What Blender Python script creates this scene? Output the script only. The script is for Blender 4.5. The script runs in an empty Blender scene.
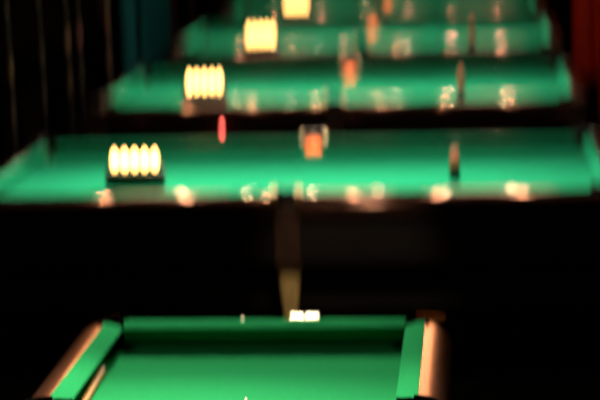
import bpy, bmesh, math, random
from mathutils import Vector, Matrix
random.seed(4)
S = bpy.context.scene
COL = S.collection
PI = math.pi

# ------------------------------------------------------------------ materials
def mat(name, col, rough=.5, metal=0., spec=.5, var=0., scale=20., bump=0., bscale=200., emit=None, es=0., coat=0., stretch=None, tint=None):
    m = bpy.data.materials.new(name); m.use_nodes = True
    nt = m.node_tree; b = nt.nodes['Principled BSDF']
    b.inputs['Base Color'].default_value = (*col, 1)
    b.inputs['Roughness'].default_value = rough
    b.inputs['Metallic'].default_value = metal
    b.inputs['Specular IOR Level'].default_value = spec
    b.inputs['Coat Weight'].default_value = coat
    b.inputs['Coat Roughness'].default_value = .12
    if tint: b.inputs['Specular Tint'].default_value = (*tint, 1)
    tc = nt.nodes.new('ShaderNodeTexCoord')
    src = tc.outputs['Object']
    if stretch:
        mp = nt.nodes.new('ShaderNodeMapping'); mp.inputs['Scale'].default_value = stretch
        nt.links.new(src, mp.inputs['Vector']); src = mp.outputs['Vector']
    if var:
        n = nt.nodes.new('ShaderNodeTexNoise'); n.inputs['Scale'].default_value = scale; n.inputs['Detail'].default_value = 4
        nt.links.new(src, n.inputs['Vector'])
        r = nt.nodes.new('ShaderNodeValToRGB')
        r.color_ramp.elements[0].position = .3; r.color_ramp.elements[1].position = .7
        r.color_ramp.elements[0].color = (*[c*(1-var) for c in col], 1)
        r.color_ramp.elements[1].color = (*[min(1, c*(1+var)) for c in col], 1)
        nt.links.new(n.outputs['Fac'], r.inputs['Fac']); nt.links.new(r.outputs['Color'], b.inputs['Base Color'])
    if bump:
        n2 = nt.nodes.new('ShaderNodeTexNoise'); n2.inputs['Scale'].default_value = bscale
        nt.links.new(src, n2.inputs['Vector'])
        bp = nt.nodes.new('ShaderNodeBump'); bp.inputs['Strength'].default_value = bump; bp.inputs['Distance'].default_value = .002
        nt.links.new(n2.outputs['Fac'], bp.inputs['Height']); nt.links.new(bp.outputs['Normal'], b.inputs['Normal'])
    if emit:
        b.inputs['Emission Color'].default_value = (*emit, 1); b.inputs['Emission Strength'].default_value = es
    return m

M = dict(
    cloth_a=mat('pool_cloth', (.028, .40, .142), .95, spec=.0, var=.06, scale=60, bump=.25, bscale=900),
    cloth_b=mat('billiard_cloth', (.020, .385, .205), .95, spec=.0, var=.06, scale=60, bump=.25, bscale=900),
    wood_a=mat('mahogany_gloss', (.165, .074, .052), .36, metal=.82, spec=.3, var=.25, scale=14, stretch=(6, .6, 6), tint=(.75, .45, .33)),
    wood_b=mat('walnut_gloss', (.085, .038, .027), .11, metal=.65, spec=.25, var=.3, scale=14, stretch=(.6, 6, 6), tint=(.6, .36, .27)),
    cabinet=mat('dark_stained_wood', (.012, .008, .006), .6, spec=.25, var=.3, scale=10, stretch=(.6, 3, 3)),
    leg=mat('tan_turned_wood', (.72, .47, .17), .45, var=.25, scale=12, stretch=(5, 5, .6)),
    post=mat('brown_wood_block', (.05, .02, .01), .5, var=.3, scale=12, stretch=(5, 5, .6)),
    leather=mat('dark_leather', (.016, .010, .008), .45, bump=.3, bscale=300, var=.2),
    orange=mat('orange_leather', (.95, .16, .004), .5, var=.12, scale=40, bump=.2, bscale=300),
    black=mat('pocket_rubber_and_jaw_shade', (.004, .004, .004), .8, spec=0., var=.2),  # pocket rubber; on the cushion ends its black stands for shade
    brass=mat('aged_brass', (.50, .31, .13), .5, metal=1, var=.12, scale=30),
    bronze=mat('brown_bronze', (.20, .13, .09), .26, metal=1, var=.2, scale=30),
    casting=mat('dark_bronze_casting', (.018, .014, .010), .30, metal=1, var=.1, scale=30, tint=(.22, .18, .14)),
    ivory=mat('polished_cream_metal', (1, .93, .74), .36, metal=1, var=.03, scale=50),
    plate=mat('plate_rim', (.5, .4, .2), .3, metal=1, var=.1),
    box=mat('black_painted_metal', (.012, .010, .008), .45, var=.2),
    bulb=mat('glowing_bulb', (1, .8, .5), .3, emit=(1, .55, .15), es=11.),
    red_lamp=mat('red_indicator', (.8, .05, .04), .3, emit=(1, .12, .09), es=14.),
    glass=mat('dark_bottle_glass', (.006, .006, .007), .1, spec=.6, var=.1),
    pink=mat('salmon_cap', (.95, .36, .25), .35, var=.05),
    cue=mat('pale_maple', (.58, .27, .055), .5, spec=.2, var=.15, scale=30, stretch=(6, 6, .4)),
    ferrule=mat('cream_ferrule', (.9, .72, .55), .4, var=.05),
    tip=mat('leather_tip', (.45, .25, .16), .8, var=.2),
    wcue=mat('brown_cue_wood', (.05, .025, .012), .6, var=.2, scale=25, stretch=(6, 6, .4)),
    dcue=mat('dark_red_cue_butt', (.02, .006, .006), .6, var=.2),
    rack=mat('black_rack_wood', (.003, .0025, .002), .9, spec=0., var=.2),
    c_brown=mat('brown_wrap', (.35, .18, .08), .7, var=.2), c_dim=mat('olive_brown_wrap', (.13, .09, .05), .7, var=.2),
    c_tan=mat('tan_wrap', (.75, .42, .26), .6, var=.15), c_olive=mat('dull_tan_wrap', (.34, .21, .10), .7, var=.2),
    c_rose=mat('rose_wrap', (.62, .20, .19), .6, var=.15), c_red=mat('dark_red_wrap', (.40, .09, .05), .6, var=.15),
    teal=mat('teal_drape', (.010, .17, .19), .9, spec=.1, var=.15, scale=8, stretch=(2, 2, .3)),
    red=mat('red_drape', (.80, .06, .018), .9, spec=.1, var=.2, scale=8, stretch=(2, 2, .3)),
    carpet=mat('black_carpet', (.0012, .001, .0009), 1., spec=0., var=.3, scale=80, bump=.4, bscale=500),
    wallm=mat('dark_brown_wall', (.003, .002, .0016), .95, spec=0., var=.2, scale=3),
    trimm=mat('red_brown_trim', (.07, .02, .012), .5, var=.3, scale=8, stretch=(5, 5, .5)),
    ceil=mat('dark_ceiling', (.01, .01, .01), .9, spec=.1, var=.2),
    slate=mat('slate', (.03, .03, .032), .8, var=.2),
)

# ------------------------------------------------------------------ mesh helpers
def obj(name, bm, m, parent=None, smooth=True, bevel=0., loc=None):
    bmesh.ops.recalc_face_normals(bm, faces=bm.faces)
    me = bpy.data.meshes.new(name); bm.to_mesh(me); bm.free()
    o = bpy.data.objects.new(name, me); COL.objects.link(o)
    for mm in (m if isinstance(m, (list, tuple)) else [m]): me.materials.append(mm)
    if parent: o.parent = parent
    if loc: o.location = loc
    if bevel:
        b = o.modifiers.new('bevel', 'BEVEL'); b.width = bevel; b.segments = 3; b.limit_method = 'ANGLE'; b.angle_limit = math.radians(35)
    if smooth:
        for p in me.polygons: p.use_smooth = True
        try: me.set_sharp_from_angle(angle=math.radians(38))
        except Exception: pass
    return o

def thing(name, label, cat, loc=(0, 0, 0), group=None):
    o = bpy.data.objects.new(name, None); COL.objects.link(o); o.empty_display_size = .1
    o.location = loc; o['label'] = label; o['category'] = cat
    if group: o['group'] = group
    return o
def tag(o, label, cat, group=None):
    o['label'] = label; o['category'] = cat
    if group: o['group'] = group
    return o
def struct(o): o['kind'] = 'structure'; return o

def dup(root, loc, label):
    r = root.copy(); COL.objects.link(r); r.location = loc; r['label'] = label
    for ch in list(root.children):
        c = ch.copy(); COL.objects.link(c); c.parent = r
        for g in list(ch.children):
            d = g.copy(); COL.objects.link(d); d.parent = c
    return r

def add_box(bm, x0, x1, y0, y1, z0, z1, taper=0.):
    v = []
    for z, t in ((z0, taper), (z1, 0)):
        cx, cy = (x0+x1)/2, (y0+y1)/2
        for x, y in ((x0, y0), (x1, y0), (x1, y1), (x0, y1)):
            v.append(bm.verts.new((cx+(x-cx)*(1-t), cy+(y-cy)*(1-t), z)))
    for f in ((3, 2, 1, 0), (4, 5, 6, 7), (0, 1, 5, 4), (1, 2, 6, 5), (2, 3, 7, 6), (3, 0, 4, 7)):
        bm.faces.new([v[i] for i in f])

def box(*a, **k):
    bm = bmesh.new(); add_box(bm, *a, **k); return bm

def lathe(bm, prof, seg=20, M4=None):
    rings = []
    for r, z in prof:
        if r < 1e-6: ring = [bm.verts.new((0, 0, z))]
        else: ring = [bm.verts.new((r*math.cos(2*PI*i/seg), r*math.sin(2*PI*i/seg), z)) for i in range(seg)]
        rings.append(ring)
    new = [v for r in rings for v in r]
    for a, b in zip(rings, rings[1:]):
        for i in range(seg):
            j = (i+1) % seg
            if len(a) == 1 and len(b) == 1: break
            if len(a) == 1: bm.faces.new((a[0], b[i], b[j]))
            elif len(b) == 1: bm.faces.new((a[i], a[j], b[0]))
            else: bm.faces.new((a[i], a[j], b[j], b[i]))
    for r in (rings[0], rings[-1]):
        if len(r) > 2:
            try: bm.faces.new(r)
            except ValueError: pass
    if M4: bmesh.ops.transform(bm, matrix=M4, verts=new)
    return bm

def rail_prism(A, B, prof, inward, sA=None, sB=None, end_shade=0):
    """profile points (d inward from the outer edge, z); sA/sB(d): how far each end is trimmed at depth d"""
    bm = bmesh.new(); A = Vector(A); B = Vector(B); t = (B-A).normalized(); n = Vector(inward)
    ra, rb = [], []
    for d, z in prof:
        a = sA(d) if sA else 0; b = sB(d) if sB else 0
        p = A+t*a+n*d; q = B-t*b+n*d
        ra.append(bm.verts.new((p.x, p.y, z))); rb.append(bm.verts.new((q.x, q.y, z)))
    k = len(prof)
    for i in range(k):
        j = (i+1) % k; bm.faces.new((ra[i], ra[j], rb[j], rb[i]))
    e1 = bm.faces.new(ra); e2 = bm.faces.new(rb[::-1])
    e1.material_index = e2.material_index = end_shade  # cushion ends get black: pocket-jaw shade put into the colour
    return bm

def arc_band(bm, cx, cy, ang, half, r0, r1, z0, z1, seg=18, flare=0.):
    """curved wall round (cx,cy) turned outward along ang, open on the other side; small flare at the top"""
    rows = []
    for i in range(seg+1):
        a = ang-half+2*half*i/seg; c, s = math.cos(a), math.sin(a)
        P = lambda r, z: bm.verts.new((cx+r*c, cy+r*s, z))
        rows.append([P(r0, z0), P(r0, z1-.008), P(r0+.002+flare, z1), P(r1-.002+flare, z1), P(r1+flare, z1-.008), P(r1, z0)])
    for a, b in zip(rows, rows[1:]):
        for i in range(6):
            j = (i+1) % 6; bm.faces.new((a[i], a[j], b[j], b[i]))
    bm.faces.new(rows[0]); bm.faces.new(rows[-1][::-1])

def funnel(bm, cx, cy, ang, half, r1, r0, z0, z1, seg=18, th=.004):
    """leather sheet sloping from the rim of the pocket down into the hole"""
    rows = []
    for i in range(seg+1):
        a = ang-half+2*half*i/seg; c, s = math.cos(a), math.sin(a)
        P = lambda r, z: bm.verts.new((cx+r*c, cy+r*s, z))
        zm, rm = z0+(z1-z0)*.62, r1*.80+r0*.20
        rows.append([P(r0, z0), P(rm, zm), P(r1, z1), P(r1+th, z1), P(rm+th, zm-th), P(r0+th*.5, z0-th)])
    for a, b in zip(rows, rows[1:]):
        for i in range(6):
            j = (i+1) % 6; bm.faces.new((a[i], a[j], b[j], b[i]))
    bm.faces.new(rows[0]); bm.faces.new(rows[-1][::-1])

def bed_mesh(bx, by, holes, z0, z1, seg=14):
    """slab with round bites cut for the pockets; holes = list of (cx,cy,r) walking counter-clockwise"""
    pts = []
    for cx, cy, r in holes:
        a0 = math.atan2(-cy, 0) if abs(cx) < .1 else math.atan2(-math.copysign(1, cy), -math.copysign(1, cx))
        ok = lambda a: abs(cx+r*math.cos(a)) <= bx and abs(cy+r*math.sin(a)) <= by
        lo = hi = 0
        while ok(a0+.015*(hi+1)): hi += 1
        while ok(a0-.015*(lo+1)): lo += 1
        arc = [a0+.015*i for i in range(hi, -lo-1, -1)]       # clockwise through the inside of the slab
        idx = [round(k*(len(arc)-1)/seg) for k in range(seg+1)]
        pts += [(cx+r*math.cos(arc[i]), cy+r*math.sin(arc[i])) for i in idx]
    bm = bmesh.new()
    f = bm.faces.new([bm.verts.new((x, y, z1)) for x, y in pts])
    g = bmesh.ops.extrude_face_region(bm, geom=[f])
    for v in [e for e in g['geom'] if isinstance(e, bmesh.types.BMVert)]: v.co.z = z0
    bmesh.ops.triangulate(bm, faces=[q for q in bm.faces if len(q.verts) > 4])
    return bm

# ------------------------------------------------------------------ the billiard tables
def cushion_profile(dback, width, zt, zn, zb):
    # from the back of the rubber to the nose and under it
    return [(dback, zt), (dback+width*.35, zt-.002), (dback+width*.75, zt-(zt-zn)*.55), (dback+width*.95, zn+.006),
            (dback+width, zn), (dback+width*.96, zn-.006), (dback+width*.30, zb), (dback, zb)]

def build_table(t, HL, HW, zt, zb, rw, cw, drop, wood_prof, wood_end, mats, pr, long_axis, apron_z, style):
    """local frame: long side along X (long_axis 'X') ; every rail, cushion, pocket and leg its own mesh"""
    rot = Matrix.Rotation(PI/2, 4, 'Z') if long_axis == 'Y' else Matrix.Identity(4)
    def put(name, bm, m, par=None, **k):
        bmesh.ops.transform(bm, matrix=rot, verts=bm.verts)
        return obj(name, bm, m, par or t, **k)
    bx, by = HL-rw, HW-rw                                        # nose-side edges of the wooden rail
    px, py = bx-cw, by-cw                                        # playing area
    off = .012
    hc = [(px+off, py+off), (-px-off, py+off), (-px-off, -py-off), (px+off, -py-off)]
    mid = [(0, py+pr*1.0), (0, -py-pr*1.0)]
    holes = [(px+off, -py-off, pr), (px+off, py+off, pr), (0, mid[0][1], pr), (-px-off, py+off, pr), (-px-off, -py-off, pr), (0, mid[1][1], pr)]
    put('bed', bed_mesh(px+cw*.9, py+cw*.9, holes, zb-.05, zb), mats['cloth'], smooth=False)
    cp = cushion_profile(rw, cw, zt, zt-drop, zb)
    wp = wood_prof
    g = pr*1.15                                                   # half mouth at a pocket
    mouth = lambda d: g*.9+max(0, (d-rw))*.75                     # cushion ends flare towards the nose
    cutc = lambda d: rw+g*.62+max(0, (d-rw))*style['jaw']
    cute = lambda d: rw+g*style['end']+max(0, (d-rw))*style['jaw']
    wcut = lambda d: g*.95
    wcc = lambda d: rw+g*.35
    for sy in (1, -1):
        for sx in (1, -1):
            A = (0, sy*HW, 0); B = (sx*HL, sy*HW, 0)
            put('rail', rail_prism(A, B, wp, (0, -sy, 0), wcut, wcc), mats['wood'], bevel=.004)
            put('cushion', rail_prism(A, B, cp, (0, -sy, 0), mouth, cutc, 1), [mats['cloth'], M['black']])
    for sx in (1, -1):
        A = (sx*HL, -HW, 0); B = (sx*HL, HW, 0)
        put('rail', rail_prism(A, B, wood_end, (-sx, 0, 0), wcc, wcc), mats['wood'], bevel=.004)
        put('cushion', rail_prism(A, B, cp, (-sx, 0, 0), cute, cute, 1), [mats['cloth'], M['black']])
    # pockets
    for (cx, cy, r), a in zip(holes, [-PI/4, PI/4, PI/2, 3*PI/4, -3*PI/4, -PI/2]):
        corner = abs(cx) > .1
        top = zt+style['rim']
        bm = bmesh.new()
        arc_band(bm, cx, cy, a, math.radians(style['wrap'] if corner else 92), r+.004, r+.018, zb-.16, top, flare=.004)
        p = put('pocket', bm, mats['pocket'])
        bm = bmesh.new()
        funnel(bm, cx, cy, a, math.radians(style['wrap']-3 if corner else 90), r+.003, r*.25, zb-.06, top-style['lining'])
        put('pocket_lining', bm, mats['lining'], p)
        bm = bmesh.new()
        lathe(bm, [(0, zb-.20), (r*.6, zb-.19), (r+.006, zb-.13), (r+.002, zb-.13), (r*.55, zb-.18), (0, zb-.188)], 20, Matrix.Translation((cx, cy, 0)))
        put('pocket_cup', bm, mats['pocket'], p)
        if not corner and style['irons']:
            s = 1 if cy > 0 else -1
            for sx in (1, -1):
                y0, y1 = sorted((s*(HW-.012), s*(HW-rw+.02)))
                x0, x1 = sorted((sx*(g*.95-.012), sx*(g*.95+.038)))
                put('pocket_iron', box(x0, x1, y0, y1, zt-.03, zt+.022), mats['iron'], p, bevel=.006)
    # corner castings on the outer corners
    for sx in (1, -1):
        for sy in (1, -1):
            bm = bmesh.new(); R = style['corner_r']; n = 10
            out = [(HL+.002-R+R*math.cos(i*PI/2/n), HW+.002-R+R*math.sin(i*PI/2/n)) for i in range(n+1)]
            c0 = rw+g*.35+.004
            out = [(HL+.002, HW-c0)]+out+[(HL-c0, HW+.002)]
            rr = pr+.014; inn = []
            for i in range(n+1):
                an = math.radians(12)+math.radians(66)*i/n
                inn.append((px+off+rr*math.cos(an), py+off+rr*math.sin(an)))
            oo, ii = out, [inn[round(k*(len(inn)-1)/(len(out)-1))] for k in range(len(out))]
            L = []
            for (ox, oy), (ix, iy) in zip(oo, ii):
                mx, my = ox*.78+ix*.22, oy*.78+iy*.22
                L.append([bm.verts.new((sx*x, sy*y, z)) for x, y, z in ((ix, iy, zt-.05), (ix, iy, zt+.004), (mx, my, zt+.003), (ox, oy, zt-style['sag']), (ox, oy, zt-.075))])
            for a, b in zip(L, L[1:]):
                for i in range(5):
                    j = (i+1) % 5; bm.faces.new((a[i], a[j], b[j], b[i]))
            bm.faces.new(L[0]); bm.faces.new(L[-1][::-1])
            put('corner_casting', bm, mats['corner'], bevel=.003)
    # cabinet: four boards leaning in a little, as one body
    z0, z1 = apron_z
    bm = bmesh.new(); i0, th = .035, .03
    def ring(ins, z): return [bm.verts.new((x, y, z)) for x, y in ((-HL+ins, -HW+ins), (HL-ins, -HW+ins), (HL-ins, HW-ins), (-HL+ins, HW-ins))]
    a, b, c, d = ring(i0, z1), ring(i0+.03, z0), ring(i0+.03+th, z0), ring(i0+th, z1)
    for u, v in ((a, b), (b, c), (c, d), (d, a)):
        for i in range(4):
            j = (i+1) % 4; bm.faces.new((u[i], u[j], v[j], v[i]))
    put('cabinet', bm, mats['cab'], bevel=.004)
    bm = bmesh.new(); add_box(bm, -px+.1, px-.1, -py+.1, py-.1, zb-.095, zb-.052); put('slate', bm, mats['slate'])
    return put

billiard_wood = [(0, .745), (-.006, .79)]+[(-.004+.116*(1-math.cos(a*PI/2)), .80+.062*math.sin(a*PI/2)) for a in [i/12 for i in range(13)]]+[(.112, .80), (.03, .745)]
pool_end = [(0, .70), (-.004, .75), (.0, .772), (.010, .785), (.025, .792), (.050, .803), (.076, .819), (.098, .8375), (.108, .840), (.108, .77), (.03, .70)]
MB_ = dict(cloth=M['cloth_b'], wood=M['wood_b'], pocket=M['leather'], lining=M['orange'], iron=M['brass'], corner=M['bronze'], cab=M['cabinet'], slate=M['slate'])
Yt = [11.705, 15.68, 19.66, 23.63]
tl = ['long green billiard table directly behind the end-on pool table, widest of the crosswise row',
      'green billiard table second in the crosswise row, left end beside the cue rack',
      'green billiard table third in the crosswise row, next to last from the back',
      'farthest green billiard table, at the top edge of the photo, mostly cut off']
BT = thing('billiard_table', tl[0], 'billiard table', (0, Yt[0], 0), 'billiard tables in the crosswise row')
put = build_table(BT, 1.93, 1.06, .86, .785, .112, .068, .020, billiard_wood, billiard_wood, MB_, .052, 'X', (.46, .80), dict(rim=.03, irons=True, wrap=100, end=.62, jaw=.9, lining=.052, corner_r=.06, sag=.012))
def sq_leg(x, y, w0, w1, z1):
    bm = bmesh.new(); n = 8; rings = []
    for (w, z) in ((w1*1.15, 0), (w1*1.15, .03), (w1, .035), (w1, .07), (w0, z1-.05), (w0*1.12, z1-.045), (w0*1.12, z1)):
        h = w/2; c = h*.25
        rings.append([bm.verts.new((x+a, y+b, z)) for a, b in ((-h+c, -h), (h-c, -h), (h, -h+c), (h, h-c), (h-c, h), (-h+c, h), (-h, h-c), (-h, -h+c))])
    for a, b in zip(rings, rings[1:]):
        for i in range(8): bm.faces.new((a[i], a[(i+1) % 8], b[(i+1) % 8], b[i]))
    bm.faces.new(rings[0][::-1]); bm.faces.new(rings[-1]); return bm
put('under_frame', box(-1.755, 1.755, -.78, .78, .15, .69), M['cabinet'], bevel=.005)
for x in (-1.83, 0, 1.83):
    for y in (-.91, .91):
        lg = put('leg', sq_leg(x, y, .135, .062, .47), M['leg'])
        s = 1 if y > 0 else -1
        y0, y1 = sorted((s*.93, s*1.04))
        put('leg_block', box(x-.075, x+.075, y0, y1, .455, .805), M['post'], lg, bevel=.008)
tables = [BT]+[dup(BT, (0, y, 0), l) for y, l in zip(Yt[1:], tl[1:])]

# red pilot lamp on the cabinet of the second table
bm = bmesh.new()
lathe(bm, [(0, -.020), (.008, -.018), (.011, -.008), (.011, 0), (.015, .002), (.015, .014), (0, .014)], 18, Matrix.Translation((-.865, -1.058, .655)) @ Matrix.Rotation(-PI/2, 4, 'X'))
pl = obj('pilot_light', bm, M['red_lamp'], tables[1]); pl['label'] = 'small red pilot light'

# ------------------------------------------------------------------ the pool table in front
pool_wood = [(0, .70), (-.004, .75), (.0, .772), (.006, .787), (.016, .803), (.030, .816), (.050, .8275), (.074, .8355), (.096, .8393), (.108, .840), (.108, .77), (.03, .70)]
MA_ = dict(cloth=M['cloth_a'], wood=M['wood_a'], pocket=M['black'], lining=M['black'], iron=M['black'], corner=M['casting'], cab=M['cabinet'], slate=M['slate'])
PX, PFAR, PHL, PHW = .170, 8.0, 1.355, .782
PT = thing('pool_table', 'green pool table in the foreground seen end-on, with black corner pockets and brown rails', 'pool table', (PX, PFAR-PHL, 0))
put = build_table(PT, PHL, PHW, .840, .738, .108, .082, .020, pool_wood, pool_end, MA_, .070, 'Y', (.48, .775), dict(rim=.008, irons=False, wrap=64, end=.95, jaw=.12, lining=.012, corner_r=.085, sag=.045))
for x in (-1.02, 1.02):
    for y in (-.52, .52):
        put('leg', sq_leg(x, y, .16, .12, .50), M['cabinet'])
# ivory plates let into the far rail
nx = .336-PX
np_ = obj('name_plate', box(nx-.064, nx+.064, PHL-.108, PHL-.068, .82, .838), M['plate'], PT, bevel=.002)
np_['label'] = 'gilt-framed cream name plate'
for a, b in ((-.060, -.005), (.005, .060)):
    obj('plate_face', box(nx+a, nx+b, PHL-.112, PHL-.062, .830, .849), M['ivory'], np_, bevel=.002)
bm = bmesh.new(); lathe(bm, [(.008, .822), (.008, .839), (.005, .8415), (0, .842)], 14, Matrix.Translation((.074-PX, PHL-.085, 0)))
obj('sight', bm, M['ivory'], PT)['label'] = 'small pale rail sight'

# ------------------------------------------------------------------ cues on the pool table
def make_cue(name, label, tip, butt, rt, rb, m, mb, frac=.28):
    tip, butt = Vector(tip), Vector(butt); L = (butt-tip).length
    t = thing(name, label, 'cue', tip)
    R = (butt-tip).to_track_quat('Z', 'Y').to_matrix().to_4x4()
    rr = lambda s: rt+(rb-rt)*s/L
    bm = bmesh.new(); s1 = L*(1-frac); lathe(bm, [(rt, .03)]+[(rr(s), s) for s in (.2, .5, s1)], 18, R); obj('shaft', bm, m, t)
    bm = bmesh.new(); lathe(bm, [(rr(s1)+.0008, s1), (rr(L*.9), L*.9), (rb, L-.01), (rb*.8, L), (0, L)], 18, R); obj('butt', bm, mb, t)
    bm = bmesh.new(); lathe(bm, [(rt*1.02, .006), (rt*1.02, .03)], 16, R); obj('ferrule', bm, M['ferrule'], t)
    bm = bmesh.new(); lathe(bm, [(0, 0), (rt*.7, .001), (rt, .006)], 16, R); obj('tip', bm, M['tip'], t)
    return t

# ------------------------------------------------------------------ things on the rails
def make_lamp(label, loc, h):
    t = thing('lamp_box', label, 'lamp', loc, 'five-bulb lamps on the crosswise tables')
    bm = box(-.178, .178, -.03, .03, .006, h); obj('housing', bm, M['box'], t, bevel=.006)
    obj('foot', box(-.15, -.11, -.035, .035, 0, .008), M['box'], t, bevel=.002)
    obj('foot', box(.11, .15, -.035, .035, 0, .008), M['box'], t, bevel=.002)
    for i in range(5):
        T = Matrix.Translation(((i-2)*.061, 0, 0))
        bm = bmesh.new(); lathe(bm, [(.017, h-.002), (.017, h+.012), (.012, h+.016), (0, h+.016)], 16, T); so = obj('socket', bm, M['box'], t)
        bm = bmesh.new(); lathe(bm, [(.012, h+.014), (.018, h+.022), (.027, h+.042), (.027, h+.062), (.019, h+.082), (.008, h+.096), (0, h+.10)], 16, T)
        obj('bulb', bm, M['bulb'], so)
    return t
RZ = .862
lamp_spots = [(-.97, 0, .12, 'five glowing bulbs on a dark box, standing on the cloth of the widest crosswise table'),
              (-1.085, 1, .095, 'row of glowing bulbs standing on the cloth of the second crosswise table'),
              (-1.055, 2, .07, 'row of glowing bulbs standing on the cloth of the third crosswise table'),
              (-1.045, 3, .08, 'smallest row of glowing bulbs, at the top edge on the farthest table')]
for x, i, h, l in lamp_spots:
    make_lamp(l, (x, Yt[i]-.35, .7855), h)

def make_bottle(label, loc, h):
    t = thing('bottle', label, 'bottle', loc, 'small capped bottles on the crosswise tables')
    bm = bmesh.new(); lathe(bm, [(0, 0), (.022, 0), (.031, .006), (.034, h*.20), (.034, h*.40), (.031, h*.46), (.024, h*.52), (.022, h*.56), (0, h*.56)], 24); obj('body', bm, M['glass'], t)
    bm = bmesh.new(); lathe(bm, [(.025, h*.54), (.029, h*.56), (.030, h*.72), (.026, h*.90), (.016, h*.975), (0, h)], 24); obj('cap', bm, M['pink'], t)
    return t
for x, i, h, l in ((.94, 0, .185, 'dark bottle with a salmon-pink cap on the cloth of the widest crosswise table'),
                   (.96, 1, .185, 'pink-capped bottle on the cloth of the second crosswise table'),
                   (1.05, 2, .185, 'pink-capped bottle on the cloth of the third crosswise table')):
    make_bottle(l, (x, Yt[i]-.25, .7855), h)

make_cue('pool_cue', 'pale wooden cue lying along the left cushion of the foreground pool table',
         (-.39, 5.94, .7452), (-.436, 7.42, .7555), .0065, .016, M['cue'], M['cue'], .3)
make_cue('pool_cue', 'cue with a cream tip poking in at the bottom edge on the foreground pool table',
         (.187, 7.02, .7465), (.34, 5.56, .755), .0065, .015, M['cue'], M['dcue'], .3)

# ------------------------------------------------------------------ the room
def setting(name, *b, m=None):
    return struct(obj(name, box(*b), m, None, smooth=False))
XL, XR, Y0, Y1, H = -3.05, 4.2, -2.0, 31.0, 3.7
setting('floor', XL-.1, XR+.1, Y0-.1, Y1+.1, -.1, 0, m=M['carpet'])
setting('ceiling', XL-.1, XR+.1, Y0-.1, Y1+.1, H, H+.1, m=M['ceil'])
setting('wall_left', XL-.1, XL, Y0, Y1, 0, H, m=M['wallm'])
setting('wall_right', XR, XR+.1, Y0, Y1, 0, H, m=M['wallm'])
setting('wall_back', XL-.1, XR+.1, Y1, Y1+.1, 0, H, m=M['wallm'])
setting('wall_front', XL-.1, XR+.1, Y0-.1, Y0, 0, H, m=M['wallm'])
setting('baseboard_left', XL, XL+.02, Y0, Y1, 0, .12, m=M['wallm'])
for i, y in enumerate((21.3, 26.4, 28.2)):
    setting('trim_%d' % (i+1), XL, XL+.07, y-.11, y+.11, .12, H, m=M['trimm'])

def drape(name, label, A, B, z0, z1, m, folds, amp=.05, group=None):
    """thick pleated cloth hung from a rod"""
    A, B = Vector(A), Vector(B); t = (B-A); L = t.length; t.normalize(); n = Vector((-t.y, t.x, 0))
    root = thing(name, label, 'curtain', (A.x, A.y, 0), group)
    bm = bmesh.new(); N = folds*10; th = .008; nz = 10; G = []
    for k in (0, 1):
        rows = []
        for j in range(nz+1):
            z = z0+(z1-z0)*j/nz; row = []
            for i in range(N+1):
                u = i/N; w = math.sin(u*folds*2*PI)+.35*math.sin(u*folds*2*PI*.37+1+j*.05)
                p = t*(u*L)+n*(amp*w*(1-.25*j/nz)+k*th)
                row.append(bm.verts.new((p.x, p.y, z)))
            rows.append(row)
        G.append(rows)
    for rows in G:
        for a, b in zip(rows, rows[1:]):
            for i in range(N): bm.faces.new((a[i], a[i+1], b[i+1], b[i]))
    f, k = G
    for i in range(N):
        bm.faces.new((f[0][i], f[0][i+1], k[0][i+1], k[0][i])); bm.faces.new((f[-1][i], f[-1][i+1], k[-1][i+1], k[-1][i]))
    for j in range(nz):
        bm.faces.new((f[j][0], f[j+1][0], k[j+1][0], k[j][0])); bm.faces.new((f[j][-1], f[j+1][-1], k[j+1][-1], k[j][-1]))
    obj('cloth', bm, m, root)
    bm = bmesh.new(); lathe(bm, [(.014, -.06), (.014, L+.06)], 12, Matrix.Translation((0, 0, z1+.01)) @ t.to_track_quat('Z', 'Y').to_matrix().to_4x4()); obj('rod', bm, M['bronze'], root)
    return root
drape('curtain', 'narrow teal curtain on the left wall, left of the two teal ones', (-2.93, 22.0, 0), (-2.93, 22.65, 0), .05, 3.5, M['teal'], 4, .035)
drape('curtain', 'wider teal curtain on the left wall, beside the left end of the third table', (-2.93, 23.25, 0), (-2.93, 25.4, 0), .05, 3.5, M['teal'], 9, .035)
drape('curtain', 'dark red curtain at the right edge beside the end of the second table', (2.28, 19.0, 0), (4.0, 19.0, 0), .05, 3.5, M['red'], 8, .05)
drape('curtain', 'farther dark red curtain at the upper right behind the nearer red one', (2.20, 22.4, 0), (4.0, 22.4, 0), .05, 3.5, M['red'], 8, .05)

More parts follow.
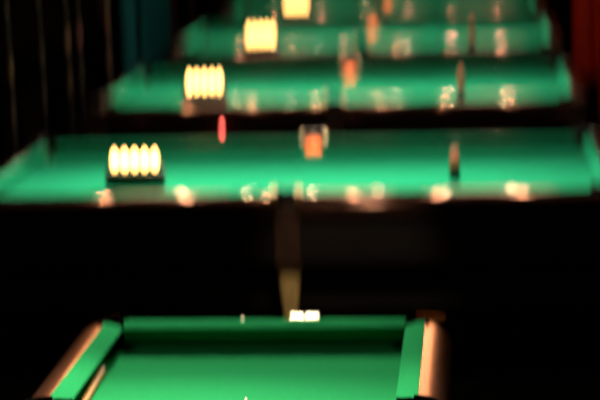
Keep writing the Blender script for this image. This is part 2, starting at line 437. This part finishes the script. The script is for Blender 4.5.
# cue rack standing along the left wall
RK = thing('cue_rack', 'dark wooden cue rack standing against the left wall near the second table', 'cue rack', (-2.78, 17.4, 0))
obj('base_shelf', box(-.14, .14, -2.35, 2.25, .05, .12), M['rack'], RK, bevel=.006)
obj('top_bar', box(-.10, .10, -2.35, 2.25, 1.02, 1.07), M['rack'], RK, bevel=.006)
for y in (-2.33, 0, 2.23):
    obj('post', box(-.12, .12, y-.025, y+.025, 0, 1.10), M['rack'], RK, bevel=.006)
cue_l = ['brown-collared cue in the wall rack, nearest the photo left edge', 'dim cue in the wall rack, second from the left',
         'tan-collared cue in the wall rack, third from the left', 'rose-collared cue in the wall rack just right of the tan-collared one',
         'red-collared cue in the wall rack, rightmost, beside the table corner']
for k, (y, mc, mg) in enumerate(((15.2, 'c_brown', 'c_dim'), (16.35, 'c_dim', 'c_dim'), (17.45, 'c_tan', 'c_olive'), (18.0, 'c_rose', 'c_dim'), (19.4, 'c_red', 'c_brown'))):
    c = thing('wall_cue', cue_l[k], 'cue', (-2.63, y, .12), 'cues in the wall rack')
    bm = bmesh.new(); lathe(bm, [(0, 0), (.017, 0), (.019, .01), (.0175, .50)], 14); obj('butt', bm, M['dcue'], c)
    bm = bmesh.new(); lathe(bm, [(.0175, .50), (.020, .503), (.0195, .667), (.017, .67)], 14); obj('grip', bm, M[mg], c)
    bm = bmesh.new(); lathe(bm, [(.017, .67), (.0155, .885)], 14); obj('forearm', bm, M['dcue'], c)
    bm = bmesh.new(); lathe(bm, [(.0155, .885), (.021, .888), (.0205, 1.015), (.015, 1.018)], 14); obj('collar', bm, M[mc], c)
    bm = bmesh.new(); lathe(bm, [(.013, 1.018), (.011, 1.2), (.008, 1.44)], 14); obj('shaft', bm, M['wcue'], c)
    bm = bmesh.new(); lathe(bm, [(.0082, 1.44), (.0082, 1.462), (.006, 1.47), (0, 1.471)], 12); obj('ferrule', bm, M['ferrule'], c)

# ------------------------------------------------------------------ light: shaded lamps hung above every table, and added unseen spots
WARM = (1.0, .84, .62)
def spot(loc, w, half, tilt_y=0., blend=.35, r=.05):
    l = bpy.data.lights.new('lamp_and_added_spot', 'SPOT'); l.energy = w; l.spot_size = 2*math.radians(half); l.spot_blend = blend; l.shadow_soft_size = r; l.color = WARM
    o = bpy.data.objects.new('lamp_and_added_spot', l); COL.objects.link(o); o.location = loc; o.rotation_euler = (math.radians(tilt_y), 0, 0); return o
def point(loc, w, r=.07):
    l = bpy.data.lights.new('lamp_globe', 'POINT'); l.energy = w; l.shadow_soft_size = r; l.color = WARM
    o = bpy.data.objects.new('lamp_globe', l); COL.objects.link(o); o.location = loc; return o
for i, y in enumerate(Yt):
    for k in range(6):
        x = (k-2.5)*.56-.03
        spot((x, y+.35, 2.42), 76, 50, -46, .5, .035)
        point((x, y+.35, 2.46), 3.2, .03)
    for x in (-1.25, 0, 1.25):                                # unseen spots added beyond the table to brighten its far cushion
        spot((x, y+2.65, 2.3), 85, 34, -50, .6, .45)
    # narrow unseen spot added to brighten the far middle pocket
    spot((0, y+.15, 2.6), 1200, 3.0, 24.9, .5, .02)
for k in range(3):
    spot((PX-.30+(k-1)*.25, PFAR-.50, 2.72), 95, 60, -59, .5)
point((PX-.3, PFAR-.80, 2.76), 9)
spot((.35, 8.9, 2.55), 120, 13, 39, .7, .08)                   # unseen spot added to brighten the next table's middle leg
for k in range(2):                                            # unseen spots added beyond the pool table to light its far end
    spot((PX-.85+k*.2, 10.3, 2.36), 225, 30, -59, .5, .03)

pb = M['pink'].node_tree.nodes['Principled BSDF']; pb.inputs['Subsurface Weight'].default_value = 1; pb.inputs['Subsurface Radius'].default_value = (1, .5, .4); pb.inputs['Subsurface Scale'].default_value = .06

w = bpy.data.worlds.new('World'); S.world = w; w.use_nodes = True
w.node_tree.nodes['Background'].inputs[0].default_value = (.02, .02, .02, 1)
w.node_tree.nodes['Background'].inputs[1].default_value = .05

# ------------------------------------------------------------------ camera
f, yaw, pit, rol, cx, cz = 1942.5, -.091, .1833, -.029, 1.054, 2.8176
fw = Vector((math.sin(yaw)*math.cos(pit), math.cos(yaw)*math.cos(pit), -math.sin(pit)))
r = Vector((math.cos(yaw), -math.sin(yaw), 0)); u = r.cross(fw)
r2 = r*math.cos(rol)+u*math.sin(rol); u2 = -r*math.sin(rol)+u*math.cos(rol)
cam = bpy.data.cameras.new('Camera'); co = bpy.data.objects.new('Camera', cam); COL.objects.link(co)
m4 = Matrix((r2, u2, -fw)).transposed().to_4x4(); m4.translation = (cx, 0, cz); co.matrix_world = m4
cam.sensor_width = 36; cam.lens = f/600*36; cam.clip_end = 100
cam.dof.use_dof = True; cam.dof.focus_distance = 6.35; cam.dof.aperture_fstop = .75; cam.dof.aperture_ratio = 4.4
S.camera = co
S.view_settings.view_transform = 'Standard'; S.view_settings.look = 'None'; S.view_settings.gamma = 1; S.view_settings.exposure = 0
S.view_settings.use_curve_mapping = False
